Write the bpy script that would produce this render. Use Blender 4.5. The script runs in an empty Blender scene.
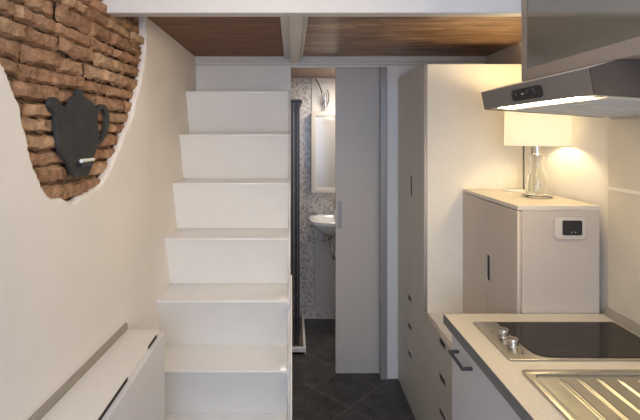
import bpy, bmesh, math, random
from mathutils import Vector, Matrix
random.seed(7)
scene = bpy.context.scene
C = scene.collection

# ------------------------------------------------------------------ camera, world, light, exposure
EYE = 1.65
F = 440.0                                   # focal length in pixels of a 640 px wide frame
cam_data = bpy.data.cameras.new('camera'); cam = bpy.data.objects.new('camera', cam_data); C.objects.link(cam)
cam.location = (0, 0, EYE); cam.rotation_euler = (math.pi/2, 0, 0)
cam_data.sensor_width = 36; cam_data.lens = F/640*36
cam_data.shift_x = 28/640; cam_data.shift_y = -74/640
cam_data.clip_start = 0.05
scene.camera = cam
scene.view_settings.view_transform = 'Standard'; scene.view_settings.look = 'None'
scene.view_settings.gamma = 1; scene.view_settings.use_curve_mapping = False
scene.view_settings.exposure = 0.0
try: scene.cycles.use_denoising = True
except Exception: pass
scene.cycles.max_bounces = 10; scene.cycles.diffuse_bounces = 6
scene.cycles.sample_clamp_indirect = 4.0
w = bpy.data.worlds.new('world'); scene.world = w; w.use_nodes = True
w.node_tree.nodes['Background'].inputs[0].default_value = (0.75, 0.85, 1.0, 1)
w.node_tree.nodes['Background'].inputs[1].default_value = 1.0

def light(name, kind, loc, energy, color, size=None, size_y=None, rot=(0,0,0), radius=None):
    l = bpy.data.lights.new(name, kind); l.energy = energy; l.color = color
    if kind == 'AREA':
        l.size = size
        if size_y: l.shape = 'RECTANGLE'; l.size_y = size_y
    if radius: l.shadow_soft_size = radius
    o = bpy.data.objects.new(name, l); C.objects.link(o); o.location = loc; o.rotation_euler = rot
    return o
# daylight through the window in the wall behind the camera
light('window_daylight', 'AREA', (-0.05, -1.55, 1.75), 42, (0.62, 0.75, 1.0), 1.3, 1.5, (math.pi/2, 0, 0))
# soft warm fill added overhead in the tall half of the room
light('added_overhead_fill', 'AREA', (0.25, 0.1, 3.05), 10, (1.0, 0.84, 0.66), 1.2, 1.2, (0, 0, 0))
_d = (Vector((-0.65, 2.55, 1.62)) - Vector((1.12, 0.15, 2.0))).to_track_quat('-Z', 'Y').to_euler()
light('added_warm_fill', 'AREA', (1.12, 0.15, 2.0), 4.6, (1.0, 0.74, 0.42), 0.35, 0.35, _d).data.spread = math.radians(75)  # warm fill added to brighten the left wall, no lamp stands here
light('bathroom_ceiling_light', 'AREA', (0.45, 3.45, 2.14), 8, (1.0, 0.90, 0.78), 0.25, 0.25, (0, 0, 0))

# ------------------------------------------------------------------ materials
def hexc(r, g, b): return (r, g, b, 1)
def mat(name, col, rough=0.5, metal=0.0, noise=0.0, nscale=20, bump=0.0, bscale=60, coat=0.0, spec=0.5, stretch=(1,1,1)):
    m = bpy.data.materials.new(name); m.use_nodes = True
    nt = m.node_tree; b = nt.nodes['Principled BSDF']
    b.inputs['Base Color'].default_value = (*col, 1); b.inputs['Roughness'].default_value = rough
    b.inputs['Metallic'].default_value = metal; b.inputs['Specular IOR Level'].default_value = spec
    if coat: b.inputs['Coat Weight'].default_value = coat; b.inputs['Coat Roughness'].default_value = 0.15
    tc = nt.nodes.new('ShaderNodeTexCoord'); mp = nt.nodes.new('ShaderNodeMapping')
    mp.inputs['Scale'].default_value = stretch
    nt.links.new(tc.outputs['Object'], mp.inputs['Vector'])
    nz = nt.nodes.new('ShaderNodeTexNoise'); nz.inputs['Scale'].default_value = nscale; nz.inputs['Detail'].default_value = 5
    nt.links.new(mp.outputs[0], nz.inputs['Vector'])
    if noise:
        cr = nt.nodes.new('ShaderNodeMapRange')
        cr.inputs['To Min'].default_value = 1-noise; cr.inputs['To Max'].default_value = 1+noise
        cr.inputs['From Min'].default_value = 0.3; cr.inputs['From Max'].default_value = 0.7
        nt.links.new(nz.outputs['Fac'], cr.inputs['Value'])
        mx = nt.nodes.new('ShaderNodeVectorMath'); mx.operation = 'SCALE'
        mx.inputs[0].default_value = col
        nt.links.new(cr.outputs[0], mx.inputs['Scale']); nt.links.new(mx.outputs[0], b.inputs['Base Color'])
    if bump:
        n2 = nt.nodes.new('ShaderNodeTexNoise'); n2.inputs['Scale'].default_value = bscale; n2.inputs['Detail'].default_value = 4
        nt.links.new(mp.outputs[0], n2.inputs['Vector'])
        bp = nt.nodes.new('ShaderNodeBump'); bp.inputs['Strength'].default_value = bump; bp.inputs['Distance'].default_value = 0.01
        nt.links.new(n2.outputs['Fac'], bp.inputs['Height']); nt.links.new(bp.outputs[0], b.inputs['Normal'])
    return m

M = {}
M['plaster'] = mat('white_plaster', (0.80, 0.765, 0.72), 0.85, noise=0.03, nscale=3, bump=0.25, bscale=9)
M['paint'] = mat('white_paint', (0.80, 0.785, 0.76), 0.6, noise=0.02, nscale=6, bump=0.05)
M['beam_paint'] = mat('beam_white_paint', (0.68, 0.655, 0.635), 0.55, noise=0.03, nscale=8, bump=0.06)
M['frame_paint'] = mat('grey_white_frame_paint', (0.66, 0.65, 0.63), 0.5, noise=0.03, nscale=10)
M['stair'] = mat('white_lacquer', (0.82, 0.81, 0.79), 0.28, noise=0.02, nscale=6, coat=0.3)
M['laminate'] = mat('pale_grey_laminate', (0.54, 0.505, 0.45), 0.42, noise=0.03, nscale=70, stretch=(1,1,6))
M['laminate_white'] = mat('cream_white_laminate', (0.80, 0.77, 0.72), 0.4, noise=0.02, nscale=40)
M['laminate_cream'] = mat('cream_laminate', (0.82, 0.775, 0.68), 0.4, noise=0.02, nscale=40)
M['top_lit'] = mat('lamp_lit_taupe_top', (0.70, 0.62, 0.53), 0.4, noise=0.02, nscale=40)  # taupe made lighter to carry the lamplight on the cupboard top
M['frame_tan'] = mat('tan_cabinet_frame', (0.38, 0.31, 0.25), 0.4, noise=0.02, nscale=40)
M['laminate_taupe'] = mat('taupe_grey_laminate', (0.57, 0.49, 0.415), 0.42, noise=0.03, nscale=70, stretch=(1,1,6))
M['door_panel'] = mat('grey_door_laminate', (0.515, 0.485, 0.46), 0.4, noise=0.03, nscale=60, stretch=(1,1,5))
M['jamb'] = mat('grey_aluminium_jamb', (0.33, 0.325, 0.33), 0.4, metal=0.3)
M['slot_shade'] = mat('recess_shade_black', (0.02, 0.02, 0.022), 0.6)  # near-black colour stands for shade inside slots and the table gap
M['bezel'] = mat('slot_bezel', (0.5, 0.5, 0.5), 0.35, metal=0.6)
M['counter'] = mat('beige_stone_worktop', (0.72, 0.65, 0.54), 0.45, noise=0.08, nscale=220)
M['counter_edge'] = mat('grey_worktop_edge', (0.22, 0.22, 0.225), 0.4, metal=0.2)
M['steel'] = mat('brushed_steel', (0.56, 0.535, 0.47), 0.27, metal=1.0, noise=0.06, nscale=90, stretch=(1,12,1))
M['steel_dark'] = mat('dark_steel', (0.40, 0.385, 0.37), 0.36, metal=0.85, noise=0.04, nscale=60)
M['hood_front'] = mat('hood_front_steel', (0.29, 0.265, 0.245), 0.45, metal=0.45, noise=0.04, nscale=60, stretch=(1,10,1))
M['hood_side'] = mat('hood_side_grey', (0.055, 0.044, 0.041), 0.6, metal=0.1)
M['hood_under'] = mat('hood_filter_cream', (0.78, 0.74, 0.66), 0.45, metal=0.1)
M['black_plastic'] = mat('black_plastic', (0.018, 0.018, 0.02), 0.35)
M['black_glass'] = mat('black_ceramic_glass', (0.028, 0.024, 0.022), 0.14, noise=0.25, nscale=260, spec=0.22)
M['ring'] = mat('hob_ring_print', (0.075, 0.07, 0.065), 0.3)
M['chrome'] = mat('chrome', (0.75, 0.75, 0.76), 0.12, metal=1.0)
M['aluminium'] = mat('brushed_aluminium', (0.42, 0.39, 0.33), 0.45, metal=0.6, noise=0.08, nscale=60, stretch=(8,1,8))
M['handle'] = mat('grey_metal_handle', (0.16, 0.16, 0.17), 0.35, metal=0.8)
M['slate_board'] = mat('chalkboard_black', (0.035, 0.037, 0.038), 0.7, noise=0.25, nscale=14, bump=0.05)
M['chalk'] = mat('white_chalk', (0.85, 0.85, 0.80), 0.9)
M['ceramic'] = mat('white_ceramic', (0.82, 0.82, 0.80), 0.12, coat=0.5)
M['glass_door'] = mat('grey_gloss_glass', (0.19, 0.175, 0.14), 0.03, spec=0.5); M['glass_door'].node_tree.nodes['Principled BSDF'].inputs['IOR'].default_value = 2.2
M['splash'] = mat('splashback_laminate', (0.64, 0.58, 0.48), 0.35, noise=0.03, nscale=12)
M['mirror'] = mat('mirror_glass', (0.50, 0.47, 0.43), 0.3, metal=0.4)
M['plate'] = mat('socket_plate', (0.64, 0.57, 0.49), 0.35)
M['dark_frame'] = mat('dark_blue_frame', (0.028, 0.032, 0.048), 0.4)
M['dark_frame2'] = mat('dark_frame_rib', (0.05, 0.053, 0.072), 0.35)
M['tray'] = mat('shower_tray_stone', (0.22, 0.17, 0.13), 0.5, noise=0.1, nscale=30)
M['mortar'] = mat('dark_mortar', (0.17, 0.12, 0.085), 0.95, noise=0.4, nscale=60, bump=0.8, bscale=120)

M['mirror_frame'] = mat('warm_white_mirror_frame', (0.60, 0.55, 0.50), 0.4)
def emit(name, col, s):
    m = bpy.data.materials.new(name); m.use_nodes = True
    b = m.node_tree.nodes['Principled BSDF']
    b.inputs['Base Color'].default_value = (*col, 1)
    b.inputs['Emission Color'].default_value = (*col, 1); b.inputs['Emission Strength'].default_value = s
    return m
M['bulb'] = emit('glowing_bulb', (1.0, 0.80, 0.44), 265)
M['work_light'] = emit('hood_work_light', (1.0, 0.78, 0.44), 30)
M['mirror_lamp'] = emit('mirror_lamp_glow', (1.0, 0.93, 0.8), 5)
M['led'] = emit('small_led', (1.0, 0.75, 0.4), 1.2)

def glass(name, col, rough=0.02, ior=1.45):
    m = bpy.data.materials.new(name); m.use_nodes = True
    b = m.node_tree.nodes['Principled BSDF']
    b.inputs['Base Color'].default_value = (*col, 1); b.inputs['Roughness'].default_value = rough
    b.inputs['Transmission Weight'].default_value = 1.0; b.inputs['IOR'].default_value = ior
    return m
M['glass'] = glass('clear_glass', (0.97, 0.98, 0.95))
M['window_glass'] = glass('window_pane_glass', (1, 1, 1))

def shade_mat():
    m = bpy.data.materials.new('cream_fabric_shade'); m.use_nodes = True
    nt = m.node_tree; nt.nodes.clear()
    out = nt.nodes.new('ShaderNodeOutputMaterial'); mix = nt.nodes.new('ShaderNodeMixShader')
    d = nt.nodes.new('ShaderNodeBsdfDiffuse'); t = nt.nodes.new('ShaderNodeBsdfTranslucent')
    d.inputs[0].default_value = (0.85, 0.83, 0.78, 1); t.inputs[0].default_value = (0.88, 0.88, 0.90, 1)
    mix.inputs[0].default_value = 0.62
    nt.links.new(d.outputs[0], mix.inputs[1]); nt.links.new(t.outputs[0], mix.inputs[2]); nt.links.new(mix.outputs[0], out.inputs[0])
    return m
M['shade'] = shade_mat()
def diffuser_mat():
    m = bpy.data.materials.new('thin_added_diffuser'); m.use_nodes = True
    nt = m.node_tree; nt.nodes.clear()
    out = nt.nodes.new('ShaderNodeOutputMaterial'); mix = nt.nodes.new('ShaderNodeMixShader')
    d = nt.nodes.new('ShaderNodeBsdfTransparent'); t = nt.nodes.new('ShaderNodeBsdfTranslucent')
    t.inputs[0].default_value = (0.9, 0.9, 0.88, 1); mix.inputs[0].default_value = 0.6
    nt.links.new(d.outputs[0], mix.inputs[1]); nt.links.new(t.outputs[0], mix.inputs[2]); nt.links.new(mix.outputs[0], out.inputs[0])
    return m
M['added_diffuser'] = diffuser_mat()

def brick_mat():
    m = bpy.data.materials.new('old_brick'); m.use_nodes = True
    nt = m.node_tree; b = nt.nodes['Principled BSDF']; b.inputs['Roughness'].default_value = 0.9
    b.inputs['Specular IOR Level'].default_value = 0.15
    geo = nt.nodes.new('ShaderNodeNewGeometry'); tc = nt.nodes.new('ShaderNodeTexCoord')
    ramp = nt.nodes.new('ShaderNodeValToRGB'); e = ramp.color_ramp.elements
    e[0].color = (0.235, 0.135, 0.082, 1); e[1].color = (0.47, 0.32, 0.205, 1)
    for p, c in ((0.3, (0.33, 0.195, 0.12, 1)), (0.6, (0.37, 0.215, 0.135, 1)), (0.8, (0.41, 0.26, 0.16, 1))):
        k = e.new(p); k.color = c
    nt.links.new(geo.outputs['Random Per Island'], ramp.inputs[0])
    nz = nt.nodes.new('ShaderNodeTexNoise'); nz.inputs['Scale'].default_value = 28; nz.inputs['Detail'].default_value = 8; nz.inputs['Roughness'].default_value = 0.7
    nt.links.new(tc.outputs['Object'], nz.inputs['Vector'])
    mr = nt.nodes.new('ShaderNodeMapRange'); mr.inputs['From Min'].default_value = 0.3; mr.inputs['From Max'].default_value = 0.7
    mr.inputs['To Min'].default_value = 0.5; mr.inputs['To Max'].default_value = 1.5
    nt.links.new(nz.outputs['Fac'], mr.inputs['Value'])
    sc_ = nt.nodes.new('ShaderNodeVectorMath'); sc_.operation = 'SCALE'
    nt.links.new(ramp.outputs[0], sc_.inputs[0]); nt.links.new(mr.outputs[0], sc_.inputs['Scale'])
    n3 = nt.nodes.new('ShaderNodeTexNoise'); n3.inputs['Scale'].default_value = 9; n3.inputs['Detail'].default_value = 6
    nt.links.new(tc.outputs['Object'], n3.inputs['Vector'])
    r3 = nt.nodes.new('ShaderNodeMapRange'); r3.inputs['From Min'].default_value = 0.52; r3.inputs['From Max'].default_value = 0.72
    r3.inputs['To Max'].default_value = 0.55
    nt.links.new(n3.outputs['Fac'], r3.inputs['Value'])
    mx = nt.nodes.new('ShaderNodeMix'); mx.data_type = 'RGBA'; mx.inputs['B'].default_value = (0.40, 0.31, 0.22, 1)
    nt.links.new(r3.outputs[0], mx.inputs['Factor']); nt.links.new(sc_.outputs[0], mx.inputs['A'])
    nt.links.new(mx.outputs['Result'], b.inputs['Base Color'])
    n2 = nt.nodes.new('ShaderNodeTexNoise'); n2.inputs['Scale'].default_value = 70; n2.inputs['Detail'].default_value = 8
    nt.links.new(tc.outputs['Object'], n2.inputs['Vector'])
    bp = nt.nodes.new('ShaderNodeBump'); bp.inputs['Strength'].default_value = 0.9; bp.inputs['Distance'].default_value = 0.01
    nt.links.new(n2.outputs['Fac'], bp.inputs['Height']); nt.links.new(bp.outputs[0], b.inputs['Normal'])
    return m
M['brick'] = brick_mat()

def wood_mat(name, c1, c2, c3, rot, rough=0.38):
    m = bpy.data.materials.new(name); m.use_nodes = True
    nt = m.node_tree; b = nt.nodes['Principled BSDF']; b.inputs['Roughness'].default_value = rough
    tc = nt.nodes.new('ShaderNodeTexCoord'); mp = nt.nodes.new('ShaderNodeMapping')
    mp.inputs['Rotation'].default_value = (0, 0, rot); mp.inputs['Scale'].default_value = (1.0, 5.5, 1)
    nt.links.new(tc.outputs['Object'], mp.inputs[0])
    nz = nt.nodes.new('ShaderNodeTexNoise'); nz.inputs['Scale'].default_value = 3.2; nz.inputs['Detail'].default_value = 8; nz.inputs['Distortion'].default_value = 0.8
    nz.inputs['Roughness'].default_value = 0.62
    nt.links.new(mp.outputs[0], nz.inputs['Vector'])
    ramp = nt.nodes.new('ShaderNodeValToRGB'); e = ramp.color_ramp.elements
    e[0].position = 0.30; e[0].color = (*c1, 1); e[1].position = 0.72; e[1].color = (*c3, 1)
    k = e.new(0.5); k.color = (*c2, 1)
    nt.links.new(nz.outputs['Fac'], ramp.inputs[0]); nt.links.new(ramp.outputs[0], b.inputs['Base Color'])
    return m
M['wood_dark'] = wood_mat('brown_plywood', (0.14, 0.056, 0.024), (0.21, 0.09, 0.040), (0.27, 0.125, 0.058), 0.9, 0.6)
M['wood_warm'] = wood_mat('weathered_brown_boards', (0.07, 0.034, 0.017), (0.25, 0.145, 0.085), (0.52, 0.34, 0.21), -0.75, 0.42)
M['wood_bath'] = wood_mat('bathroom_boards', (0.20, 0.10, 0.06), (0.30, 0.17, 0.11), (0.38, 0.24, 0.17), 0.0)

def mosaic_mat():
    m = bpy.data.materials.new('grey_pink_mosaic'); m.use_nodes = True
    nt = m.node_tree; b = nt.nodes['Principled BSDF']; b.inputs['Roughness'].default_value = 0.25
    tc = nt.nodes.new('ShaderNodeTexCoord')
    s = 0.019
    off = nt.nodes.new('ShaderNodeVectorMath'); off.operation = 'ADD'; off.inputs[1].default_value = (10.003, 10.0005, 10.003)
    nt.links.new(tc.outputs['Object'], off.inputs[0])
    dv = nt.nodes.new('ShaderNodeVectorMath'); dv.operation = 'SCALE'; dv.inputs['Scale'].default_value = 1/s
    nt.links.new(off.outputs[0], dv.inputs[0])
    fl = nt.nodes.new('ShaderNodeVectorMath'); fl.operation = 'FLOOR'; nt.links.new(dv.outputs[0], fl.inputs[0])
    wn = nt.nodes.new('ShaderNodeTexWhiteNoise'); nt.links.new(fl.outputs[0], wn.inputs[0])
    ramp = nt.nodes.new('ShaderNodeValToRGB'); ramp.color_ramp.interpolation = 'CONSTANT'; e = ramp.color_ramp.elements
    e[0].color = (0.66, 0.61, 0.57, 1); e[1].position = 0.88; e[1].color = (0.40, 0.35, 0.33, 1)
    for p, c in ((0.25, (0.72, 0.68, 0.64, 1)), (0.5, (0.60, 0.53, 0.49, 1)), (0.72, (0.50, 0.46, 0.44, 1))):
        k = e.new(p); k.color = c
    nt.links.new(wn.outputs['Value'], ramp.inputs[0])
    fr = nt.nodes.new('ShaderNodeVectorMath'); fr.operation = 'FRACTION'; nt.links.new(dv.outputs[0], fr.inputs[0])
    sx = nt.nodes.new('ShaderNodeSeparateXYZ'); nt.links.new(fr.outputs[0], sx.inputs[0])
    mins = []
    for ax in ('X', 'Z'):
        g = nt.nodes.new('ShaderNodeMath'); g.operation = 'GREATER_THAN'; g.inputs[1].default_value = 0.09
        nt.links.new(sx.outputs[ax], g.inputs[0]); mins.append(g)
    mm = nt.nodes.new('ShaderNodeMath'); mm.operation = 'MULTIPLY'
    nt.links.new(mins[0].outputs[0], mm.inputs[0]); nt.links.new(mins[1].outputs[0], mm.inputs[1])
    mx = nt.nodes.new('ShaderNodeMix'); mx.data_type = 'RGBA'; mx.inputs['A'].default_value = (0.6, 0.58, 0.55, 1)
    nt.links.new(mm.outputs[0], mx.inputs['Factor']); nt.links.new(ramp.outputs[0], mx.inputs['B'])
    nt.links.new(mx.outputs['Result'], b.inputs['Base Color'])
    return m
M['mosaic'] = mosaic_mat()

def floor_mat():
    m = bpy.data.materials.new('dark_slate_floor_tiles'); m.use_nodes = True
    nt = m.node_tree; b = nt.nodes['Principled BSDF']; b.inputs['Roughness'].default_value = 0.45
    tc = nt.nodes.new('ShaderNodeTexCoord'); mp = nt.nodes.new('ShaderNodeMapping')
    mp.inputs['Rotation'].default_value = (0, 0, math.radians(45)); mp.inputs['Location'].default_value = (0.07, 0.02, 0)
    nt.links.new(tc.outputs['Object'], mp.inputs[0])
    br = nt.nodes.new('ShaderNodeTexBrick'); br.offset = 0.0; br.inputs['Scale'].default_value = 1
    br.inputs['Brick Width'].default_value = 0.30; br.inputs['Row Height'].default_value = 0.30; br.inputs['Mortar Size'].default_value = 0.003
    br.inputs['Color1'].default_value = (0.050, 0.048, 0.048, 1); br.inputs['Color2'].default_value = (0.068, 0.066, 0.066, 1)
    br.inputs['Mortar'].default_value = (0.13, 0.12, 0.115, 1)
    nt.links.new(mp.outputs[0], br.inputs['Vector'])
    nz = nt.nodes.new('ShaderNodeTexNoise'); nz.inputs['Scale'].default_value = 14; nz.inputs['Detail'].default_value = 8
    nt.links.new(tc.outputs['Object'], nz.inputs['Vector'])
    mr = nt.nodes.new('ShaderNodeMapRange'); mr.inputs['From Min'].default_value = 0.3; mr.inputs['From Max'].default_value = 0.7
    mr.inputs['To Min'].default_value = 0.6; mr.inputs['To Max'].default_value = 1.4
    nt.links.new(nz.outputs['Fac'], mr.inputs['Value'])
    sc_ = nt.nodes.new('ShaderNodeVectorMath'); sc_.operation = 'SCALE'
    nt.links.new(br.outputs['Color'], sc_.inputs[0]); nt.links.new(mr.outputs[0], sc_.inputs['Scale'])
    nt.links.new(sc_.outputs[0], b.inputs['Base Color'])
    return m
M['floor'] = floor_mat()

# ------------------------------------------------------------------ helpers
def obj(name, bm, m, parent=None, smooth=False):
    """link a bmesh (world coordinates) as one mesh object, its origin at the bottom centre"""
    bmesh.ops.recalc_face_normals(bm, faces=bm.faces[:])
    vs = [v.co for v in bm.verts]
    lo = Vector([min(v[i] for v in vs) for i in range(3)]); hi = Vector([max(v[i] for v in vs) for i in range(3)])
    org = Vector(((lo.x+hi.x)/2, (lo.y+hi.y)/2, lo.z))
    if parent is not None: org = parent_world(parent)
    bmesh.ops.translate(bm, verts=bm.verts[:], vec=-org)
    me = bpy.data.meshes.new(name); bm.to_mesh(me); bm.free()
    for mm in (m if isinstance(m, (list, tuple)) else [m]): me.materials.append(mm)
    if smooth:
        for p in me.polygons: p.use_smooth = True
        try: me.set_sharp_from_angle(angle=math.radians(35))
        except Exception: pass
    o = bpy.data.objects.new(name, me); C.objects.link(o)
    if parent is None: o.location = org; o['_org'] = list(org)
    else: o.parent = parent; o['_org'] = list(org)
    return o
def parent_world(p): return Vector(p['_org'])
def thing(name, label, cat, loc, group=None):
    o = bpy.data.objects.new(name, None); C.objects.link(o); o.location = loc; o.empty_display_size = 0.05
    o['_org'] = list(loc); o['label'] = label; o['category'] = cat
    if group: o['group'] = group
    return o
def tag(o, label, cat, group=None):
    o['label'] = label; o['category'] = cat
    if group: o['group'] = group
    return o
def struct(name, bm, m, parent=None, smooth=False):
    o = obj(name, bm, m, parent, smooth)
    if parent is None: o['kind'] = 'structure'
    return o
def BM(): return bmesh.new()
def box(bm, x0, x1, y0, y1, z0, z1, bevel=0.0, seg=2, mi=0):
    r = bmesh.ops.create_cube(bm, size=1)
    vs = r['verts']
    for v in vs:
        v.co = Vector(((x0+x1)/2 + v.co.x*(x1-x0), (y0+y1)/2 + v.co.y*(y1-y0), (z0+z1)/2 + v.co.z*(z1-z0)))
    fs = {f for v in vs for f in v.link_faces}
    for f in fs: f.material_index = mi
    if bevel:
        es = list({e for v in vs for e in v.link_edges})
        bmesh.ops.bevel(bm, geom=es, offset=bevel, segments=seg, affect='EDGES', profile=0.5)
    return bm
def bx(*a, **k): return box(BM(), *a, **k)
def cyl(bm, p0, p1, r0, r1=None, n=24, caps=True):
    p0 = Vector(p0); p1 = Vector(p1); r1 = r0 if r1 is None else r1
    d = p1-p0
    q = Vector((0,0,1)).rotation_difference(d.normalized())
    mtx = Matrix.Translation((p0+p1)/2) @ q.to_matrix().to_4x4()
    bmesh.ops.create_cone(bm, cap_ends=caps, segments=n, radius1=r0, radius2=r1, depth=d.length, matrix=mtx)
    return bm
def lathe(bm, c, prof, n=32, sx=1, sy=1, close=False):
    rings = []
    for r, z in prof:
        rings.append([bm.verts.new((c[0]+r*sx*math.cos(2*math.pi*i/n), c[1]+r*sy*math.sin(2*math.pi*i/n), c[2]+z)) for i in range(n)])
    for a, b_ in zip(rings, rings[1:]):
        for i in range(n):
            bm.faces.new((a[i], a[(i+1)%n], b_[(i+1)%n], b_[i]))
    if close:
        bm.faces.new(rings[0][::-1]); bm.faces.new(rings[-1])
    return bm
def tube(bm, pts, r, n=10):
    pts = [Vector(p) for p in pts]; rings = []
    up = Vector((0.13, 0.21, 0.97)).normalized()
    for i, p in enumerate(pts):
        d = (pts[min(i+1, len(pts)-1)] - pts[max(i-1, 0)]).normalized()
        a = d.cross(up)
        if a.length < 0.05: a = d.cross(Vector((1,0,0)))
        a.normalize(); b_ = d.cross(a).normalized()
        rings.append([bm.verts.new(p + r*(a*math.cos(2*math.pi*k/n) + b_*math.sin(2*math.pi*k/n))) for k in range(n)])
    for a, b_ in zip(rings, rings[1:]):
        for k in range(n): bm.faces.new((a[k], a[(k+1)%n], b_[(k+1)%n], b_[k]))
    bm.faces.new(rings[0][::-1]); bm.faces.new(rings[-1])
    return bm
def prism(bm, poly, a0, a1, axis='Y'):
    """poly in the two other axes, extruded along axis"""
    def P(u, v, w_):
        return {'Y': (u, w_, v), 'X': (w_, u, v), 'Z': (u, v, w_)}[axis]
    A = [bm.verts.new(P(u, v, a0)) for u, v in poly]; B = [bm.verts.new(P(u, v, a1)) for u, v in poly]
    n = len(poly)
    bm.faces.new(A); bm.faces.new(B[::-1])
    for i in range(n): bm.faces.new((A[i], B[i], B[(i+1)%n], A[(i+1)%n]))
    return bm
def rrect(x0, x1, y0, y1, r, n=5):
    pts = []
    for cx, cy, a0 in ((x1-r, y0+r, -90), (x1-r, y1-r, 0), (x0+r, y1-r, 90), (x0+r, y0+r, 180)):
        for i in range(n+1):
            a = math.radians(a0 + 90*i/n); pts.append((cx+r*math.cos(a), cy+r*math.sin(a)))
    return pts
def filled(outer, holes, half, fm, bevel=0.0):
    """flat outline with holes, given a thickness and mapped into the room by fm(u, v, w)"""
    cu = bpy.data.curves.new('outline', 'CURVE'); cu.dimensions = '2D'; cu.fill_mode = 'BOTH'
    cu.extrude = max(half-bevel, 0.0001); cu.bevel_depth = bevel; cu.bevel_resolution = 2
    for loop in [outer]+holes:
        s = cu.splines.new('POLY'); s.points.add(len(loop)-1)
        for p, (u, v) in zip(s.points, loop): p.co = (u, v, 0, 1)
        s.use_cyclic_u = True
    ob = bpy.data.objects.new('outline', cu)
    me = bpy.data.meshes.new_from_object(ob)
    bm = BM(); bm.from_mesh(me)
    bmesh.ops.remove_doubles(bm, verts=bm.verts[:], dist=1e-5)
    for v in bm.verts: v.co = Vector(fm(v.co.x, v.co.y, v.co.z))
    bpy.data.objects.remove(ob); bpy.data.curves.remove(cu); bpy.data.meshes.remove(me)
    return bm
def smooth_loop(pts, k=4):
    """closed Catmull-Rom through pts"""
    out = []; n = len(pts)
    for i in range(n):
        p0, p1, p2, p3 = (Vector((*pts[(i+j-1) % n], 0)) for j in range(4))
        for s in range(k):
            t = s/k
            q = 0.5*((2*p1) + (p2-p0)*t + (2*p0-5*p1+4*p2-p3)*t*t + (3*p1-p0-3*p2+p3)*t**3)
            out.append((q.x, q.y))
    return out

# dimensions of the room
XL, XR = -0.65, 1.30
YD = 2.99                                  # wall that holds the bathroom door
ZC = 2.183                                 # low boarded ceiling under the loft
YB = -1.70                                 # wall behind the camera
YBEND = 1.97
def xw(y): return XL - 0.05*max(0.0, YBEND-y)     # left wall leans slightly outwards towards the camera

# ------------------------------------------------------------------ structure
struct('floor', bx(-1.2, 1.6, YB-0.1, 4.1, -0.06, 0), M['floor'])

# left wall: plaster skin with a ragged opening, bricks behind
def on_wall(px, py):
    y = 0.7485/((292-px)/F + 0.05)
    return (y, EYE - (py-136)*y/F)
edge_px = [(146,20),(148,30),(147,48),(145,65),(143,78),(140,92),(136,106),(134,118),(128,131),(124,141),(117,158),(111,172),(103,186),(92,195),(85,198),(78,203),
           (71,206),(63,202),(55,203),(47,198),(42,191),(37,180),(31,165),(27,150),(25,138),(20,120),(17,105),(11,92),(7,80),(0,66),(-14,40),(-35,10)]
hole = [on_wall(*p) for p in edge_px]
hole += [(0.93, 2.25), (1.00, 2.55), (1.35, 2.72), (1.72, 2.60), (1.86, 2.42)]
hole = smooth_loop(hole, 4)
rnd = random.Random(3)
hole = [(u + rnd.uniform(-.003, .003), v + rnd.uniform(-.003, .003)) for u, v in hole]
TH = 0.034
bm = filled([(YB, 0), (YBEND, 0), (YBEND, 3.2), (YB, 3.2)], [hole], TH/2, lambda u, v, w_: (xw(u) - TH/2 + w_, u, v), bevel=0.012)
for a in (bx(XL-TH, XL, YBEND-0.005, YD, 0, 3.2),):
    me_ = bpy.data.meshes.new('t'); a.to_mesh(me_); bm.from_mesh(me_); a.free()
wall_left = struct('wall_left', bm, M['plaster'])
# masonry behind it
bm = BM()
prism(bm, [(YB, xw(YB)-0.040), (1.35, xw(1.35)-0.040), (1.45, xw(1.45)-0.052), (YBEND, XL-0.052), (YD, XL-TH-0.001), (YD, XL-0.3), (YB, XL-0.4)], 0, 3.2, 'Z')
for v in bm.verts: v.co = Vector((v.co.y, v.co.x, v.co.z))
obj('mortar_bed', bm, M['mortar'], wall_left)
bm = BM(); rb = random.Random(11)
z = 1.40; row = 0
while z < 2.78:
    h = rb.uniform(0.040, 0.052); y = 0.80 + rb.uniform(-.12, 0)
    while y < 2.0:
        L = rb.uniform(0.11, 0.24); g = rb.uniform(.004, .009)
        r = bmesh.ops.create_grid(bm, x_segments=12, y_segments=6, size=0.5)
        vs = r['verts']; tilt = rb.uniform(-.03, .03); out = rb.uniform(-.006, .008); seed = rb.uniform(0, 50)
        from mathutils import noise as NZ
        for v in vs:
            u_, v_ = v.co.x*2, v.co.y*2                      # -1..1
            p = Vector((u_*L*12+seed, v_*h*20, seed))
            e = 1 - max(abs(u_)**7, abs(v_)**4)
            d = 0.020*max(0, e)**0.5 - 0.020 + 0.006*NZ.noise(p*1.5) + 0.003*NZ.noise(p*4)
            if z > 2.06 and y > 1.42: d -= 0.020
            k1 = NZ.noise(Vector((u_*2.5+seed, 0, v_))); k2 = NZ.noise(Vector((u_*3, seed, v_*1.5)))
            yy = y + L/2 + u_*L/2 + 0.006*k1*abs(u_)
            zz = z + h/2 + v_*h/2 + 0.009*k2*abs(v_) + tilt*u_*L/2
            v.co = Vector((xw(yy) - 0.016 + out + d, yy, zz))
        y += L + g
    z += h + rb.uniform(.003, .007); row += 1
bk = obj('exposed_brickwork', bm, M['brick'], wall_left, smooth=True)

struct('wall_right', bx(XR, XR+0.12, YB, YD, 0, 3.2), M['plaster'])
# wall with the bathroom doorway
bm = BM()
box(bm, XL-0.3, -0.008, YD, YD+0.07, 0, 2.5)
box(bm, 0.645, XR+0.12, YD, YD+0.12, 0, 2.5)
box(bm, -0.008, 0.645, YD, YD+0.04, 2.119, 2.5)
struct('wall_back', bm, M['paint'])
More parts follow.
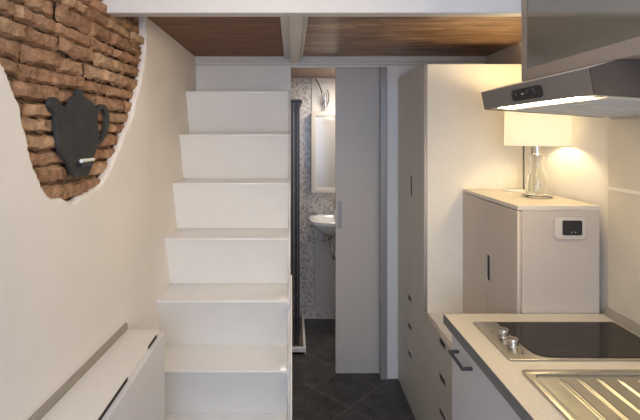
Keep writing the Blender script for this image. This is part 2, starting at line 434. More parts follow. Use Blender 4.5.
# wall behind the camera with its window opening
bm = BM()
box(bm, -1.0, -0.72, YB-0.1, YB, 0, 3.2); box(bm, 0.62, XR+0.12, YB-0.1, YB, 0, 3.2)
box(bm, -0.72, 0.62, YB-0.1, YB, 0, 0.95); box(bm, -0.72, 0.62, YB-0.1, YB, 2.55, 3.2)
struct('wall_front', bm, M['paint'])
bm = BM()
for a in ((-0.72, -0.66, .95, 2.55), (0.56, .62, .95, 2.55), (-0.66, .56, .95, 1.01), (-.66, .56, 2.49, 2.55), (-.08, -.02, 1.01, 2.49)):
    box(bm, a[0], a[1], YB-0.08, YB-0.02, a[2], a[3])
win = struct('window_1', bm, M['paint'])
obj('pane', bx(-.66, .56, YB-0.055, YB-0.049, 1.01, 2.49), M['window_glass'], win)
# high ceiling over the tall half, low boarded ceiling under the loft
bm = BM(); box(bm, -1.0, XR+0.12, YB-0.1, YD, 3.2, 3.26)
struct('ceiling', bm, M['paint'])
loft = struct('trim_1', bx(XL, XR, 1.71, YD, 2.215, 2.36), M['beam_paint'])
obj('plywood_panel', bx(XL, -0.052, 1.71, YD, ZC, 2.215), M['wood_dark'], loft)
obj('board_panel', bx(0.07, XR, 1.71, YD, ZC, 2.215), M['wood_warm'], loft)
obj('centre_beam', bx(-0.012, 0.046, 1.715, YD-0.03, 2.14, 2.215, bevel=0.003), M['beam_paint'], loft)
bm = BM()
box(bm, -0.052, -0.012, 1.715, YD-0.03, 2.165, 2.215, bevel=0.004); box(bm, 0.046, 0.07, 1.715, YD-0.03, 2.165, 2.215, bevel=0.004)
obj('side_moulding', bm, M['frame_paint'], loft)
bm = BM(); box(bm, XL, 0.70, YD-0.03, YD, 2.129, 2.19, bevel=0.003); box(bm, 0.70, XR, YD-0.03, YD, 2.129, 2.19, bevel=0.003)
box(bm, XL, XR, YD-0.045, YD-0.03, 2.15, 2.19, bevel=0.003)
obj('rear_moulding', bm, M['frame_paint'], loft)
# front beam
bm = BM(); box(bm, -0.728, XR, 1.655, 1.712, 2.113, 2.42, bevel=0.004)
front = struct('trim_2', bm, M['beam_paint'])

# bathroom shell
struct('wall_bathroom', bx(-0.75, 1.1, 3.97, 4.05, 0, 2.3), M['mosaic'])
bm = BM(); box(bm, 0.18, 0.75, 3.955, 3.97, 1.862, 2.17); struct('trim_3', bm, M['paint'])
bm = BM(); box(bm, 0.20, 0.62, 3.955, 3.97, 0.10, 0.745, bevel=0.003); struct('trim_4', bm, M['door_panel'])
struct('wall_bathroom_side', bx(0.95, 1.05, YD+0.125, 3.965, 0, 2.3), M['paint'])
struct('wall_bathroom_left', bx(-0.75, -0.66, YD+0.075, 3.965, 0, 2.3), M['mosaic'])
struct('ceiling_bathroom', bx(-0.66, 0.95, YD+0.125, 3.965, 2.173, 2.25), M['wood_bath'])

# doorway jamb and sliding door
bm = BM(); box(bm, 0.600, 0.645, YD-0.012, YD+0.03, 0, 2.119, bevel=0.003); box(bm, -0.008, 0.600, YD+0.055, YD+0.068, 2.124, 2.17)
struct('trim_5', bm, M['jamb'])
def slot_x(parent, x, y0, y1, z0, z1, depth=0.015, bez=False):
    """dark insert painted as shade behind a slot in a panel whose face looks towards -X"""
    obj('recessed_pull', bx(x, x+depth, y0, y1, z0, z1), M['slot_shade'], parent)
# door face looks towards the camera
fm_cam = lambda y: (lambda u, v, w_: (u, y + w_, v))
hx0, hx1, hz0, hz1 = 0.316, 0.345, EYE-93*3.05/F, EYE-65*3.05/F
door = struct('door_1', filled([(0.303, 0.005), (0.628, 0.005), (0.628, 2.122), (0.303, 2.122)], [rrect(hx0, hx1, hz0, hz1, 0.004, 2)], 0.018, fm_cam(3.068)), M['door_panel'])
obj('recessed_pull', bx(hx0-.002, hx1+.002, 3.062, 3.08, hz0-.002, hz1+.002), M['jamb'], door)

# ------------------------------------------------------------------ staircase
st = thing('staircase', 'steep white lacquered staircase climbing beside the left wall to the loft', 'staircase', (-0.33, 2.3, 0))
Dk = [2.70, 2.54, 2.39, 2.24, 2.10, 1.97, 1.84]; Tk = [-0.276 + 0.2656*k for k in range(7)]
SX0, SX1 = XL+0.0005, -0.022
for k in range(7):
    zt = EYE - Tk[k]; d = Dk[k]
    yb = YD-0.001 if k == 0 else min(d + 0.262, YD)
    x0 = SX0
    bm = bx(x0, SX1, d, yb, zt-0.012, zt, bevel=0.003)
    for v in bm.verts:
        if v.co.y < YBEND: pass
    obj('tread', bm, M['stair'], st, smooth=True)
    if k < 6: zb = EYE - Tk[k+1]; ybot = Dk[k+1] + 0.250
    else: zb = 0.0; ybot = d + 0.10
    bm = BM(); prism(bm, [(d+0.004, zt-0.012), (d+0.016, zt-0.012), (ybot+0.012, zb), (ybot, zb)], SX0, SX1, 'X')
    obj('riser', bm, M['stair'], st)
# side board closing the flight, stepped with the treads
pts = []
for k in range(7):
    zt = EYE - Tk[k]; pts.append((Dk[k]-0.001, zt+0.001))
    if k < 6: pts.append((Dk[k+1]+0.250, EYE-Tk[k+1]))
pts = [(YD-0.001, EYE-Tk[0])] + pts + [(Dk[6]+0.10, 0.0), (YD-0.001, 0.0)]
bm = filled(pts, [], 0.007, lambda u, v, w_: (-0.015 + w_, u, v))
obj('side_board', bm, M['stair'], st)
bm = filled([(2.175, 0.965), (2.155, 0.965), (1.82, 0.345), (1.82, 0.30), (1.842, 0.30)], [], 0.004, lambda u, v, w_: (-0.0035 + w_, u, v))
obj('edge_trim', bm, M['laminate_white'], st)

# ------------------------------------------------------------------ tall cupboard, drawer unit, upper small cupboard
XF = 0.717
fm_left = lambda x: (lambda u, v, w_: (x + w_, u, v))
def front_panel(name, parent, x, y0, y1, z0, z1, slot, m, th=0.018, gap=0.0018):
    """panel facing -X with an elongated slot cut in it; slot = (y0, y1, z0, z1)"""
    out = [(y0+gap, z0+gap), (y1-gap, z0+gap), (y1-gap, z1-gap), (y0+gap, z1-gap)]
    holes = [rrect(*slot, min(slot[1]-slot[0], slot[3]-slot[2])*0.3, 3)] if slot else []
    p = obj(name, filled(out, holes, th/2, fm_left(x+th/2)), m, parent)
    if slot:
        s = slot
        bm = BM()
        box(bm, x+0.003, x+th-0.0005, s[0]-.0, s[1]+.0, s[2]-.0, s[3]+.0)
        obj('recessed_pull', bm, M['slot_shade'], p)
        rim = filled(rrect(s[0]-.003, s[1]+.003, s[2]-.003, s[3]+.003, .009, 3), [rrect(*s, min(s[1]-s[0], s[3]-s[2])*0.3, 3)], 0.0012, fm_left(x-0.0010))
        obj('slot_rim', rim, M['bezel'], p)
    return p
def zdrop(ratio): return EYE - ratio*XF
Z1, Z2, Z3 = zdrop(1.335), zdrop(1.575), zdrop(1.81)
YT0, YT1 = 2.39, 2.972
ZT = EYE + 0.391
tall = thing('tall_cupboard', 'tall pale cupboard with two doors over three drawers, beside the sliding door', 'cupboard', (1.0, 2.68, 0))
obj('carcass', bx(XF+0.0185, XR-0.002, YT0, YT1, 0, ZT, bevel=0.001), M['laminate_cream'], tall)
ym = 2.685
front_panel('door', tall, XF, YT0, ym, Z1, ZT, (ym-0.062, ym-0.016, EYE-0.36, EYE-0.235), M['laminate'])
front_panel('door', tall, XF, ym, YT1, Z1, ZT, None, M['laminate'])
def drawers(parent, y0, y1):
    yc = (y0+y1)/2
    for za, zb in ((Z2, Z1), (Z3, Z2), (0.004, Z3)):
        front_panel('drawer', parent, XF, y0, y1, za, zb, (yc-0.045, yc+0.045, zb-0.047, zb-0.016), M['laminate'])
drawers(tall, YT0, YT1)
YU0 = 1.81
low = thing('drawer_unit', 'low pale three-drawer unit between the tall cupboard and the worktop', 'drawers', (1.0, 2.1, 0))
obj('carcass', bx(XF+0.0185, XR-0.002, YU0, YT0-0.001, 0, Z1, bevel=0.001), M['laminate_white'], low)
drawers(low, YU0, YT0-0.001)
# small cupboard standing on the drawer unit
XS0, XS1 = 0.927, 1.265
ZS = EYE - 0.287
sm = thing('small_cupboard', 'chest-high taupe cupboard with glass table lamp on top, beyond the worktop', 'cupboard', (1.1, 2.1, Z1))
obj('carcass', bx(XS0+0.0185, XS1, YU0, YT0-0.002, Z1+0.001, ZS-0.018, bevel=0.001), M['laminate_taupe'], sm)
obj('top_panel', bx(XS0, XS1, YU0-0.002, YT0-0.002, ZS-0.018, ZS, bevel=0.0015), M['top_lit'], sm)
front_panel('door', sm, XS0, YU0, 2.10, Z1+0.004, ZS-0.020, (2.058, 2.094, EYE-0.682, EYE-0.560), M['laminate_taupe'])
front_panel('door', sm, XS0, 2.10, YT0-0.002, Z1+0.004, ZS-0.020, None, M['laminate_taupe'])
# socket plate
pc = (569, 227.5); sx_ = (554.5-292)*YU0/F; 
def P(px, py, D): return ((px-292)*D/F, D, EYE-(py-136)*D/F)
a = P(554, 238.5, YU0); b_ = P(584, 217, YU0)
so = thing('wall_socket', 'rounded beige socket plate with black inset on the small cupboard end', 'socket', ((a[0]+b_[0])/2, YU0, a[2]))
obj('cover_plate', filled(rrect(a[0], b_[0], a[2], b_[2], 0.016, 6), [], 0.005, fm_cam(YU0-0.0055), bevel=0.002), M['plate'], so, smooth=True)
a2 = P(560.8, 234.6, YU0); b2 = P(580, 220, YU0)
ins = obj('module_insert', filled(rrect(a2[0], b2[0], a2[2], b2[2], 0.006, 4), [], 0.002, fm_cam(YU0-0.0125)), M['black_plastic'], so)
for px in (569.5, 573.2):
    q = P(px, 231.5, YU0)
    obj('indicator', cyl(BM(), (q[0], YU0-0.0145, q[2]), (q[0], YU0-0.0158, q[2]), 0.0010, n=10), M['led'], ins)
# ------------------------------------------------------------------ kitchen run
XC = 0.621; ZK = EYE - 0.728; YK0 = 0.35; YK1 = 1.806
def base_unit(y0, y1, label, handle_ys):
    t = thing('base_cabinet', label, 'cabinet', (0.97, (y0+y1)/2, 0))
    for nm, a in (('side_panel', (0.675, XR-0.004, y0, y0+.018, 0.10, ZK-0.041)), ('side_panel', (0.675, XR-0.004, y1-.018, y1, 0.10, ZK-0.041)), ('bottom_panel', (0.675, XR-0.004, y0+.018, y1-.018, 0.10, 0.118)), ('back_panel', (XR-.012, XR-0.004, y0+.018, y1-.018, 0.118, ZK-0.041))):
        obj(nm, bx(*a), M['laminate_white'], t)
    obj('plinth', bx(0.72, XR-0.02, y0, y1, 0, 0.10), M['jamb'], t)
    obj('door', bx(0.654, 0.6745, y0+.002, y1-.002, 0.104, ZK-0.046, bevel=0.0015), M['laminate_blue'], t)
    d = [c for c in t.children if c.name.startswith('door')][-1]
    h0, h1 = handle_ys; zh = EYE-0.845
    bm = BM(); box(bm, 0.614, 0.624, h0, h1, zh-0.006, zh+0.006, bevel=0.002)
    box(bm, 0.622, 0.6535, h0, h0+0.010, zh-0.005, zh+0.005); box(bm, 0.622, 0.6535, h1-0.010, h1, zh-0.005, zh+0.005)
    obj('handle', bm, M['handle'], d)
    return t
M['laminate_blue'] = mat('pale_grey_blue_laminate', (0.74, 0.73, 0.74), 0.35, noise=0.03, nscale=70, stretch=(1,1,6))
base_unit(1.206, YK1-0.004, 'white base cabinet under the hob with a grey bar handle', (1.592, 1.730))
base_unit(0.60, 1.204, 'white base cabinet under the steel drainer', (1.00, 1.13))
SKX0, SKX1 = 0.707, 1.20
bowl = rrect(SKX0+0.06, SKX1-0.06, 0.50, 0.86, 0.05, 5)
ct = thing('worktop', 'beige stone worktop with dark edge running along the right wall', 'worktop', (0.95, 1.1, ZK-0.04))
obj('slab', filled([(XC+.002, YK0), (1.283, YK0), (1.283, YK1-.002), (XC+.002, YK1-.002)], [bowl], 0.0195, lambda u, v, w_: (u, v, ZK-0.0205+w_)), M['counter'], ct)
bm = BM(); box(bm, XC, XC+0.002, YK0, YK1, ZK-0.040, ZK-0.0015); box(bm, XC, 1.283, YK1-0.002, YK1, ZK-0.040, ZK-0.0015)
obj('edge_band', bm, M['counter_edge'], ct)
# splashback and upstand
sp = struct('trim_6', bx(1.286, XR, YK0, 1.79, ZK-0.03, 1.716), M['splash'])
obj('seam_rail', bx(1.2835, 1.2859, YK0, 1.79, 1.432, 1.444), M['laminate_white'], sp)
up_ = BM(); prism(up_, [(1.268, ZK+0.0005), (1.2855, ZK+0.0005), (1.2855, ZK+0.030), (1.280, ZK+0.030)], YK0, 1.79, 'Y')
tag(obj('upstand', up_, M['aluminium']), 'grey metal upstand strip along the back of the worktop', 'upstand')

# hob
HX0, HX1, HY0, HY1 = 0.705, 1.252, 1.424, 1.713
hob = thing('cooktop', 'narrow black glass hob with steel frame and two knobs, set in the worktop', 'cooktop', ((HX0+HX1)/2, (HY0+HY1)/2, ZK))
obj('steel_frame', filled(rrect(HX0, HX1, HY0, HY1, 0.005, 3), [], 0.0022, lambda u, v, w_: (u, v, ZK+0.0028+w_), bevel=0.001), M['steel'], hob, smooth=True)
gl = [(0.795, HY1-0.010), (0.796, 1.56), (0.797, 1.50), (0.803, 1.467), (0.815, 1.448), (0.835, 1.439), (0.87, 1.437), (HX1-0.018, 1.437), (HX1-0.011, 1.444), (HX1-0.011, HY1-0.017), (HX1-0.018, HY1-0.010)]
g = obj('glass_plate', filled(gl, [], 0.0012, lambda u, v, w_: (u, v, ZK+0.0062+w_), bevel=0.0006), M['black_glass'], hob)
for cx, r in ((0.925, 0.072), (1.125, 0.088)):
    bm = BM()
    for rr in (r, r*0.55):
        n = 64; A = [[bm.verts.new((cx+(rr+dr)*math.cos(2*math.pi*i/n), 1.575+(rr+dr)*math.sin(2*math.pi*i/n), ZK+0.0077)) for i in range(n)] for dr in (0, 0.0013)]
        for i in range(n): bm.faces.new((A[0][i], A[1][i], A[1][(i+1)%n], A[0][(i+1)%n]))
    o = obj('cooking_zone_ring', bm, M['ring'], g)
for x, y in ((0.763, 1.588), (0.760, 1.515)):
    bm = BM(); lathe(bm, (x, y, ZK+0.005), [(0.0, 0), (0.024, 0), (0.024, 0.003), (0.0185, 0.005)], 28)
    kn = obj('knob', lathe(BM(), (x, y, ZK+0.005), [(0.0, 0.0), (0.0205, 0), (0.0205, 0.003), (0.0185, 0.005), (0.0195, 0.024), (0.0180, 0.027), (0.0, 0.027)], 28), M['steel'], hob, smooth=True)
    bm.free()
    bm = BM(); box(bm, x-0.018, x-0.004, y-0.0012, y+0.0012, ZK+0.0318, ZK+0.0326)
    obj('pointer', bm, M['black_plastic'], kn)
bm = BM(); cyl(bm, (0.765, 1.462, ZK+0.005), (0.765, 1.462, ZK+0.0062), 0.0032, n=12); obj('pilot_light', bm, M['black_plastic'], hob)
for y in (1.62, 1.555): obj('dial_mark', cyl(BM(), (0.735, y, ZK+0.005), (0.735, y, ZK+0.0055), 0.0028, n=10), M['hood_side'], hob)

# steel sink top: rim, sunken drainer with pressed ribs, bowl
sk = thing('sink', 'stainless steel sink top with ribbed drainer, nearest on the worktop', 'sink', ((SKX0+SKX1)/2, 0.95, ZK))
SY0, SY1 = 0.44, 1.357
inner = rrect(SKX0+0.022, SKX1-0.022, 0.90, SY1-0.022, 0.022, 5)
bowl2 = rrect(SKX0+0.062, SKX1-0.062, 0.502, 0.858, 0.048, 5)
obj('rim', filled(rrect(SKX0, SKX1, SY0, SY1, 0.012, 4), [inner, bowl2], 0.0035, lambda u, v, w_: (u, v, ZK+0.0038+w_), bevel=0.002), M['steel'], sk, smooth=True)
dr = BM()
nx, ny = 150, 60
X0, X1, Y0, Y1 = SKX0+0.018, SKX1-0.018, 0.896, SY1-0.018
ribs = [0.802+0.058*i for i in range(7)]
grid = []
for j in range(ny+1):
    rowv = []
    for i in range(nx+1):
        x = X0+(X1-X0)*i/nx; y = Y0+(Y1-Y0)*j/ny
        dz = 0
        for rx in ribs:
            u_ = abs(x-rx)/0.0075
            if u_ < 1:
                e = min(1, max(0, (1.318-y)/0.018)) * min(1, max(0, (y-0.93)/0.018))
                dz = 0.0035*math.cos(u_*math.pi/2)**0.8*e
        rowv.append(dr.verts.new((x, y, ZK+0.0012+dz)))
    grid.append(rowv)
for j in range(ny):
    for i in range(nx): dr.faces.new((grid[j][i], grid[j][i+1], grid[j+1][i+1], grid[j+1][i]))
obj('drainer', dr, M['steel'], sk, smooth=True)
bm = BM()
rings = [[bm.verts.new((u, v, ZK+0.004)) for u, v in bowl2]]
for s, dz in ((0.99, -0.03), (0.96, -0.12), (0.88, -0.145)):
    rings.append([bm.verts.new((0.9535+(u-0.9535)*s, 0.68+(v-0.68)*s, ZK+dz)) for u, v in bowl2])
n = len(bowl2)
for A, B in zip(rings, rings[1:]):
    for i in range(n): bm.faces.new((A[i], A[(i+1)%n], B[(i+1)%n], B[i]))
bm.faces.new(rings[-1])
obj('bowl', bm, M['steel'], sk, smooth=True)

# ------------------------------------------------------------------ hood and wall cabinet
HD0, HD1 = 1.163, 1.82
hd = thing('range_hood', 'grey metal extractor hood with control panel, above the hob', 'hood', (1.04, 1.49, 1.725))
prof = [(0.798, EYE+0.112), (0.784, EYE+0.179), (0.860, EYE+0.2025), (1.284, EYE+0.2025), (1.284, EYE+0.078)]
bm = BM(); prism(bm, prof, HD0+0.0015, HD1-0.0015, 'Y'); obj('housing', bm, M['hood_under'], hd)
bm = BM(); prism(bm, [(0.796, EYE+0.109), (0.782, EYE+0.1795), (0.785, EYE+0.1800), (0.799, EYE+0.1095)], HD0, HD1, 'Y'); fr = obj('front_panel', bm, M['hood_front'], hd)
top_ = [(0.785, EYE+0.1795), (0.860, EYE+0.2028), (0.860, EYE+0.2038), (0.785, EYE+0.1805)]
for yy in (HD0, HD1-0.001):
    bm = BM(); prism(bm, [(0.797, EYE+0.109), (0.783, EYE+0.1795), (0.860, EYE+0.2025), (1.285, EYE+0.2025), (1.285, EYE+0.076)], yy, yy+0.0014, 'Y')
    obj('side_panel', bm, M['hood_side'], hd)
# underside: rim and filter cassettes, following the slanted base
def zu(x): return EYE + 0.112 - (x-0.798)*0.034/0.486
def slab_under(y0, y1, x0, x1, drop, th, m, name, parent):
    bm = BM(); prism(bm, [(x0, zu(x0)-drop), (x1, zu(x1)-drop), (x1, zu(x1)-drop-th), (x0, zu(x0)-drop-th)], y0, y1, 'Y'); return obj(name, bm, m, parent)
for y0, y1 in ((1.20, 1.385), (1.397, 1.585), (1.597, 1.785)):
    f_ = slab_under(y0, y1, 0.86, 1.25, -0.0005, 0.004, M['hood_under'], 'filter', hd)
    bm = BM()
    for i in range(11):
        yy = y0+0.018+i*(y1-y0-0.036)/10
        prism(bm, [(0.88, zu(0.88)-0.0035), (1.23, zu(1.23)-0.0035), (1.23, zu(1.23)-0.0048), (0.88, zu(0.88)-0.0048)], yy-0.0022, yy+0.0022, 'Y')
    obj('filter_slots', bm, M['frame_paint'], f_)
for y0 in (1.386, 1.586):
    slab_under(y0, y0+0.010, 0.86, 1.25, -0.0002, 0.002, M['hood_side'], 'filter_gap', hd)
slab_under(1.24, 1.72, 0.806, 0.854, -0.0002, 0.003, M['work_light'], 'light_lens', hd)
# control plate on the sloped front
nrm = Vector((-(0.1795-0.109), 0, -(0.796-0.782))).normalized(); upv = Vector((0.782-0.796, 0, 0.1795-0.109)).normalized()
base = Vector((0.789, 0, EYE+0.1442))
def fm_ctrl(off): return lambda u, v, w_: tuple(base + Vector((0, u, 0)) + upv*v + nrm*(off+w_))
cp = obj('control_plate', filled(rrect(1.385, 1.575, -0.021, 0.019, 0.017, 6), [], 0.0015, fm_ctrl(0.0018)), M['black_plastic'], hd)
for u_, r in ((1.545, 0.011), (1.468, 0.010), (1.430, 0.012)):
    p0 = Vector(fm_ctrl(0.0033)(u_, 0, 0)); bm = BM(); cyl(bm, p0, p0+nrm*0.006, r, r*0.85, n=20); obj('control_knob', bm, M['hood_side'], cp)
bm = BM()
for u_ in (1.505, 1.495): 
    p0 = Vector(fm_ctrl(0.0033)(u_, 0, 0)); cyl(bm, p0, p0+nrm*0.001, 0.003, n=10)
obj('control_marks', bm, M['frame_paint'], cp)

wc = thing('wall_cabinet', 'grey glass-fronted wall cabinet above the extractor hood', 'cabinet', (1.08, 1.0, EYE+0.205))
WX, WY0, WY1, WZ0, WZ1 = 0.86, 0.55, 1.65, EYE+0.2045, 2.75
obj('carcass', bx(WX+0.0205, XR-0.001, WY0, WY1, WZ0, WZ1), M['laminate_taupe'], wc)
for k, (y0, y1) in enumerate(((0.95, WY1), (WY0, 0.948))):
    fr_o = [(y0+.001, WZ0), (y1, WZ0), (y1, WZ1), (y0+.001, WZ1)]
    r_ = 0.030
    d = obj('door', filled(fr_o, [[(y0+.016, WZ0+0.042), (y1-r_, WZ0+0.042), (y1-r_, WZ1-0.04), (y0+.016, WZ1-0.04)]], 0.0095, fm_left(WX+0.010)), M['frame_tan'], wc)
    obj('glass_pane', bx(WX+0.004, WX+0.010, y0+.015, y1-r_+.001, WZ0+0.041, WZ1-0.039), M['glass_door'], d)

# ------------------------------------------------------------------ table lamp
lx, ly = 1.150, 2.065
lp = thing('table_lamp', 'lit table lamp with clear glass bottle base and cream drum shade', 'lamp', (lx, ly, ZS))
obj('foot', bx(lx-0.052, lx+0.052, ly-0.045, ly+0.045, ZS+0.0005, ZS+0.010, bevel=0.004), M['glass'], lp, smooth=True)
bp = [(0.0, 0.011), (0.040, 0.011), (0.046, 0.020), (0.048, 0.045), (0.046, 0.075), (0.036, 0.110), (0.027, 0.140), (0.026, 0.165), (0.034, 0.190), (0.036, 0.196),
      (0.032, 0.196), (0.022, 0.166), (0.023, 0.141), (0.032, 0.110), (0.041, 0.076), (0.043, 0.046), (0.041, 0.024), (0.0, 0.020)]
obj('glass_body', lathe(BM(), (lx, ly, ZS), bp, 40), M['glass'], lp, smooth=True)
obj('neck', lathe(BM(), (lx, ly, ZS), [(0, 0.197), (0.022, 0.197), (0.022, 0.203), (0.011, 0.206), (0.011, 0.255), (0.016, 0.257), (0.016, 0.29), (0, 0.29)], 24), M['chrome'], lp, smooth=True)
obj('bulb', lathe(BM(), (lx, ly, ZS), [(0.0, 0.291), (0.012, 0.292), (0.016, 0.30), (0.028, 0.33), (0.030, 0.35), (0.022, 0.372), (0.0, 0.38)], 20), M['bulb'], lp, smooth=True)
obj('lamp_shade', lathe(BM(), (lx, ly, ZS), [(0.140, 0.242), (0.137, 0.43), (0.135, 0.43), (0.138, 0.242)], 48), M['shade'], lp, smooth=True)
obj('added_diffuser', lathe(BM(), (lx, ly, ZS), [(0.017, 0.2475), (0.1375, 0.2475)], 48), M['added_diffuser'], lp)  # disc added to soften the bulb's downward light
bm = BM()
for a in (0, 120, 240):
    c_, s_ = math.cos(math.radians(a)), math.sin(math.radians(a))
    tube(bm, [(lx+0.014*c_, ly+0.014*s_, ZS+0.285), (lx+0.137*c_, ly+0.137*s_, ZS+0.285)], 0.0012, 6)
obj('shade_carrier', bm, M['chrome'], lp)
obj('metal_weight', bx(lx-0.024, lx+0.030, ly-0.040, ly-0.012, ZS+0.011, ZS+0.024, bevel=0.003), M['steel_dark'], lp) if False else None
# slim rod stand behind the lamp
hx, hy = 1.165, 2.30
rs = thing('rod_stand', 'thin metal rod rising from a flat white base, behind the lamp', 'stand', (hx, hy, ZS))
obj('base', lathe(BM(), (hx, hy, ZS), [(0, 0.0005), (0.055, 0.0005), (0.055, 0.006), (0.050, 0.009), (0, 0.009)], 36), M['ceramic'], rs, smooth=True)
obj('rod', cyl(BM(), (hx+0.046, hy, ZS+0.0085), (hx+0.046, hy, ZS+0.34), 0.0045, n=12), M['handle'], rs)

# ------------------------------------------------------------------ fold-down table on the left wall
ft = thing('folding_table', 'white wall-mounted table with its leaf folded down, below the brick patch', 'table', (-0.6, 1.2, 0.3))
zs = EYE-0.767; y0, y1 = 0.25, 1.744
bm = BM(); prism(bm, [(xw(y0)+0.001, y0), (-0.5268, y0), (-0.5250, y1), (xw(y1)+0.001, y1)], zs-0.018, zs, 'Z')
obj('fixed_shelf', bm, M['laminate_white'], ft)
bm = BM(); prism(bm, [(xw(y0)+0.001, y0), (xw(y0)+0.010, y0), (xw(y1)+0.010, y1), (xw(y1)+0.001, y1)], zs+0.0005, zs+0.026, 'Z')
obj('wall_rail', bm, M['aluminium'], ft)
bm = BM(); prism(bm, [(-0.525, y0), (-0.507, y0), (-0.5045, y1), (-0.5225, y1)], zs-0.62, zs-0.012, 'Z')
lf = obj('folding_leaf', bm, M['laminate_blue'], ft)
for ya, yb in ((1.10, 1.40), (1.60, 1.70)):
    bm = BM(); prism(bm, [(-0.5262, ya), (-0.5246, yb), (-0.5227, yb), (-0.5243, ya)], zs-0.012, zs-0.0002, 'Z')
    obj('gap_shade_strip', bm, M['slot_shade'], lf)  # dark strip painted as the shaded gap between shelf and leaf
for ya, yb in ((y0, 1.10), (1.40, 1.60), (1.70, y1)):
    bm = BM(); prism(bm, [(-0.5262, ya), (-0.5246, yb), (-0.5223, yb), (-0.5238, ya)], zs-0.018, zs-0.0005, 'Z')
    obj('edge_strip', bm, M['laminate_white'], lf)
# bracket under the shelf, on the wall
for yy in (0.6, 1.62): obj('bracket', prism(BM(), [(xw(yy)+0.001, zs-0.018), (-0.56, zs-0.018), (xw(yy)+0.001, zs-0.20)], yy-0.012, yy+0.012, 'Y'), M['laminate_white'], ft)

# ------------------------------------------------------------------ teapot chalkboard
tp = [(152,36),(157,32),(163,32),(168,37),(166,49),(172,56),(182,62),(195,72),(207,85),(213,93),(221,84),(232,80),(244,88),(251,108),(252,135),(248,162),(240,182),(230,198),(219,208),
      (213,216),(207,235),(200,252),(197,272),(187,300),(178,308),(150,311),(135,300),(128,280),(118,262),(104,244),(94,225),(88,195),(85,160),(82,130),(78,108),(66,94),(60,80),(62,66),(72,57),(84,62),(93,75),(101,86),(112,94),(119,84),(128,76),(130,66),(142,55),(152,50)]
hl = [(215,114),(220,99),(231,93),(240,101),(245,122),(243,152),(236,176),(226,194),(217,194),(217,165),(215,138)]
def tz(p): return on_wall(30+p[0]/3.23, 80+p[1]/3.23)
outer = smooth_loop([tz(p) for p in tp], 3); inner = smooth_loop([tz(p) for p in hl], 3)
cb = obj('chalkboard', filled(outer, [inner], 0.007, lambda u, v, w_: (xw(u) - 0.002 + w_, u, v), bevel=0.0015), M['slate_board'])
tag(cb, 'black teapot-shaped chalkboard hanging on the exposed brick', 'chalkboard')
a_ = tz((148, 266)); b2_ = tz((172, 266))
bm = BM(); box(bm, xw(a_[0])+0.004, xw(a_[0])+0.022, a_[0]-0.008, b2_[0]+0.03, a_[1]-0.014, a_[1]-0.0022)
obj('ledge', bm, M['black_plastic'], cb)
c0 = tz((153, 259)); c1 = tz((195, 254))
ck = cyl(BM(), (xw(c0[0])+0.0125, c0[0], a_[1]+0.0040), (xw(c0[0])+0.0125, c0[0]+0.085, a_[1]+0.0040), 0.0062, 0.0055, n=14)
tag(obj('chalk_stick', ck, M['chalk'], smooth=True), 'white stick of chalk on the ledge of the teapot chalkboard', 'chalk')

# ------------------------------------------------------------------ bathroom fittings
# shower tray
tr = thing('shower_tray', 'low white-rimmed shower tray on the dark bathroom floor', 'shower tray', (-0.25, 3.6, 0))
bm = BM(); box(bm, -0.64, 0.100, 3.315, 3.965, 0.0, 0.022); obj('base', bm, M['tray'], tr)
bm = BM(); box(bm, 0.085, 0.106, 3.315, 3.965, 0.0, 0.055, bevel=0.003); box(bm, -0.64, 0.085, 3.315, 3.336, 0.0, 0.055, bevel=0.003); obj('rim', bm, M['ceramic'], tr)
en = thing('shower_enclosure', 'dark-framed shower enclosure standing on the low tray behind the stairs', 'shower', (-0.2, 3.35, 0.05))
for i, x0 in enumerate((-0.075, -0.045, -0.015, 0.015)):
    obj('folding_panel', bx(x0+0.002, x0+0.028, 3.338+0.004*(i % 2), 3.36, 0.058, 1.905, bevel=0.003), M['dark_frame' if i % 2 else 'dark_frame2'], en)
obj('corner_post', bx(0.045, 0.058, 3.337, 3.362, 0.0555, 1.915, bevel=0.003), M['dark_frame'], en)
obj('top_rail', bx(-0.60, 0.068, 3.334, 3.365, 1.905, 1.928, bevel=0.003), M['dark_frame'], en)
obj('side_rail', bx(0.060, 0.078, 3.345, 3.955, 1.905, 1.925, bevel=0.003), M['dark_frame'], en)
obj('fixed_panel', bx(-0.60, -0.078, 3.345, 3.355, 0.058, 1.905), M['dark_frame'], en)
# mirror cabinet
mc = thing('mirror_cabinet', 'white-framed bathroom mirror above the wash basin', 'mirror', (0.36, 3.9, 1.15))
mx0, mx1, mz0, mz1 = 0.172, 0.58, 1.65-0.496, 1.65+0.210
obj('frame', filled(rrect(mx0, mx1, mz0, mz1, 0.006, 3), [rrect(mx0+.035, mx1-.035, mz0+.035, mz1-.03, 0.006, 3)], 0.055, fm_cam(3.914), bevel=0.004), M['mirror_frame'], mc, smooth=True)
obj('mirror', bx(mx0+.030, mx1-.030, 3.875, 3.882, mz0+.030, mz1-.025), M['mirror'], mc)
ml = thing('mirror_light', 'small glowing lamp on a chrome arm over the bathroom mirror', 'lamp', (0.34, 3.86, 1.86))
obj('arm', tube(BM(), [(0.36, 3.93, 1.862), (0.36, 3.93, 1.88), (0.355, 3.90, 1.885), (0.345, 3.83, 1.88), (0.342, 3.80, 1.870)], 0.006, 8), M['chrome'], ml, smooth=True)
lathe_b = lathe(BM(), (0.345, 3.79, 1.838), [(0, 0), (0.014, 0.003), (0.021, 0.012), (0.018, 0.026), (0.0, 0.032)], 20)
obj('bulb', lathe_b, M['mirror_lamp'], ml, smooth=True)
light('mirror_light_glow', 'POINT', (0.345, 3.74, 1.835), 0.3, (1.0, 0.88, 0.7), radius=0.03)
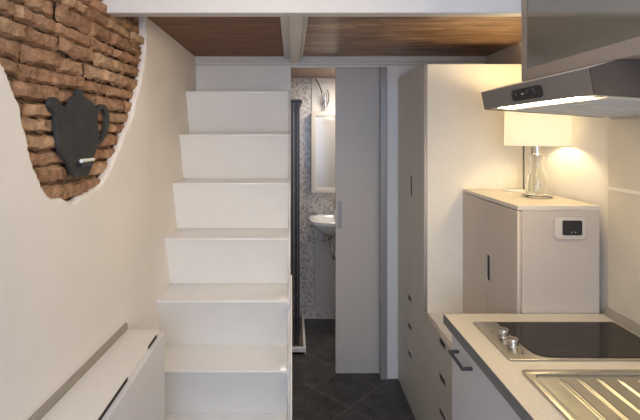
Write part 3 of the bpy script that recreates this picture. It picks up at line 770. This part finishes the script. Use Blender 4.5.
# hand shower on its curved pipe
hs = thing('hand_shower', 'chrome hand shower with curved hose on the bright bathroom wall', 'shower head', (0.24, 3.94, 1.9))
pp = [P(315.5, 79, 3.93), P(317.5, 82, 3.90), P(320, 87, 3.88), P(322, 93, 3.87), P(323.3, 99, 3.88), P(324, 104, 3.90)]
obj('hose', tube(BM(), pp, 0.0065, 8), M['chrome'], hs, smooth=True)
q0 = P(325.2, 107, 3.89); q1 = P(327.5, 90, 3.89)
obj('handset', cyl(BM(), q0, (q0[0], q0[1], q1[2]-0.03), 0.011, 0.014, n=14), M['chrome'], hs, smooth=True)
obj('spray_head', tube(BM(), [P(326.5, 107, 3.91), P(328.7, 101, 3.90), P(328.9, 94, 3.89), P(327, 89.5, 3.88)], 0.006, 8), M['steel_dark'], hs, smooth=True)
obj('wall_holder', bx(q0[0]-0.018, q0[0]+0.02, 3.895, 3.9545, q0[2]+0.01, q0[2]+0.05, bevel=0.004), M['chrome'], hs)
# wash basin
wb = thing('wash_basin', 'white ceramic wash basin mounted on the mosaic wall', 'basin', (0.38, 3.78, 0.82))
zt = EYE-0.70
bm = BM()
cx_, cy_ = 0.385, 3.755
def bloop(sx, sy, z, yo=0):
    pts = []
    for i in range(40):
        a = 2*math.pi*i/40; c_, s_ = math.cos(a), math.sin(a)
        e = 0.55
        u_ = math.copysign(abs(c_)**e, c_)*sx; v_ = math.copysign(abs(s_)**e, s_)*sy
        pts.append(bm.verts.new((cx_+u_, cy_+yo+v_, z)))
    return pts
LL = [bloop(0.07, 0.06, zt-0.155, 0.09), bloop(0.13, 0.12, zt-0.13, 0.06), bloop(0.205, 0.185, zt-0.065, 0.015), bloop(0.235, 0.205, zt-0.03), bloop(0.238, 0.208, zt-0.004), bloop(0.232, 0.203, zt),
      bloop(0.205, 0.165, zt-0.001, -0.015), bloop(0.19, 0.15, zt-0.015, -0.015), bloop(0.13, 0.10, zt-0.10, 0), bloop(0.03, 0.03, zt-0.115, 0)]
for A, B in zip(LL, LL[1:]):
    for i in range(40): bm.faces.new((A[i], A[(i+1) % 40], B[(i+1) % 40], B[i]))
bm.faces.new(LL[0][::-1]); bm.faces.new(LL[-1])
obj('bowl', bm, M['ceramic'], wb, smooth=True)
bm = BM(); cyl(bm, (0.385, 3.90, zt), (0.385, 3.90, zt+0.09), 0.014, n=14); tube(bm, [(0.385, 3.90, zt+0.08), (0.385, 3.84, zt+0.085), (0.385, 3.80, zt+0.065)], 0.010, 8)
obj('tap', bm, M['chrome'], wb, smooth=True)
tpz = EYE - 110*3.85/F
dt = thing('drain_trap', 'chrome drain trap and valves hanging under the wash basin', 'drain', (0.33, 3.84, tpz-0.08))
obj('trap_pipe', tube(BM(), [(0.385, 3.84, zt-0.158), (0.385, 3.84, tpz-0.05), (0.375, 3.85, tpz-0.075), (0.355, 3.87, tpz-0.07), (0.345, 3.88, tpz-0.03), (0.345, 3.90, tpz), (0.345, 3.952, tpz+0.005)], 0.016, 12), M['chrome'], dt, smooth=True)
obj('trap_cup', lathe(BM(), (0.372, 3.85, tpz-0.115), [(0, 0), (0.022, 0.002), (0.028, 0.012), (0.028, 0.045), (0.020, 0.055), (0, 0.055)], 20), M['chrome'], dt, smooth=True)
for x, zz in ((0.300, tpz+0.065), (0.285, tpz+0.015)):
    bm = BM(); cyl(bm, (x, 3.953, zz), (x, 3.90, zz), 0.012, n=12); cyl(bm, (x, 3.905, zz), (x, 3.885, zz), 0.024, 0.020, n=10)
    obj('valve', bm, M['chrome'], dt, smooth=True)
obj('supply_hose', tube(BM(), [(0.300, 3.92, tpz+0.065), (0.315, 3.90, tpz+0.045), (0.335, 3.88, tpz+0.05), (0.35, 3.86, tpz+0.08)], 0.007, 8), M['steel_dark'], dt, smooth=True)

# clean up the helper property
for o in bpy.data.objects:
    if '_org' in o: del o['_org']
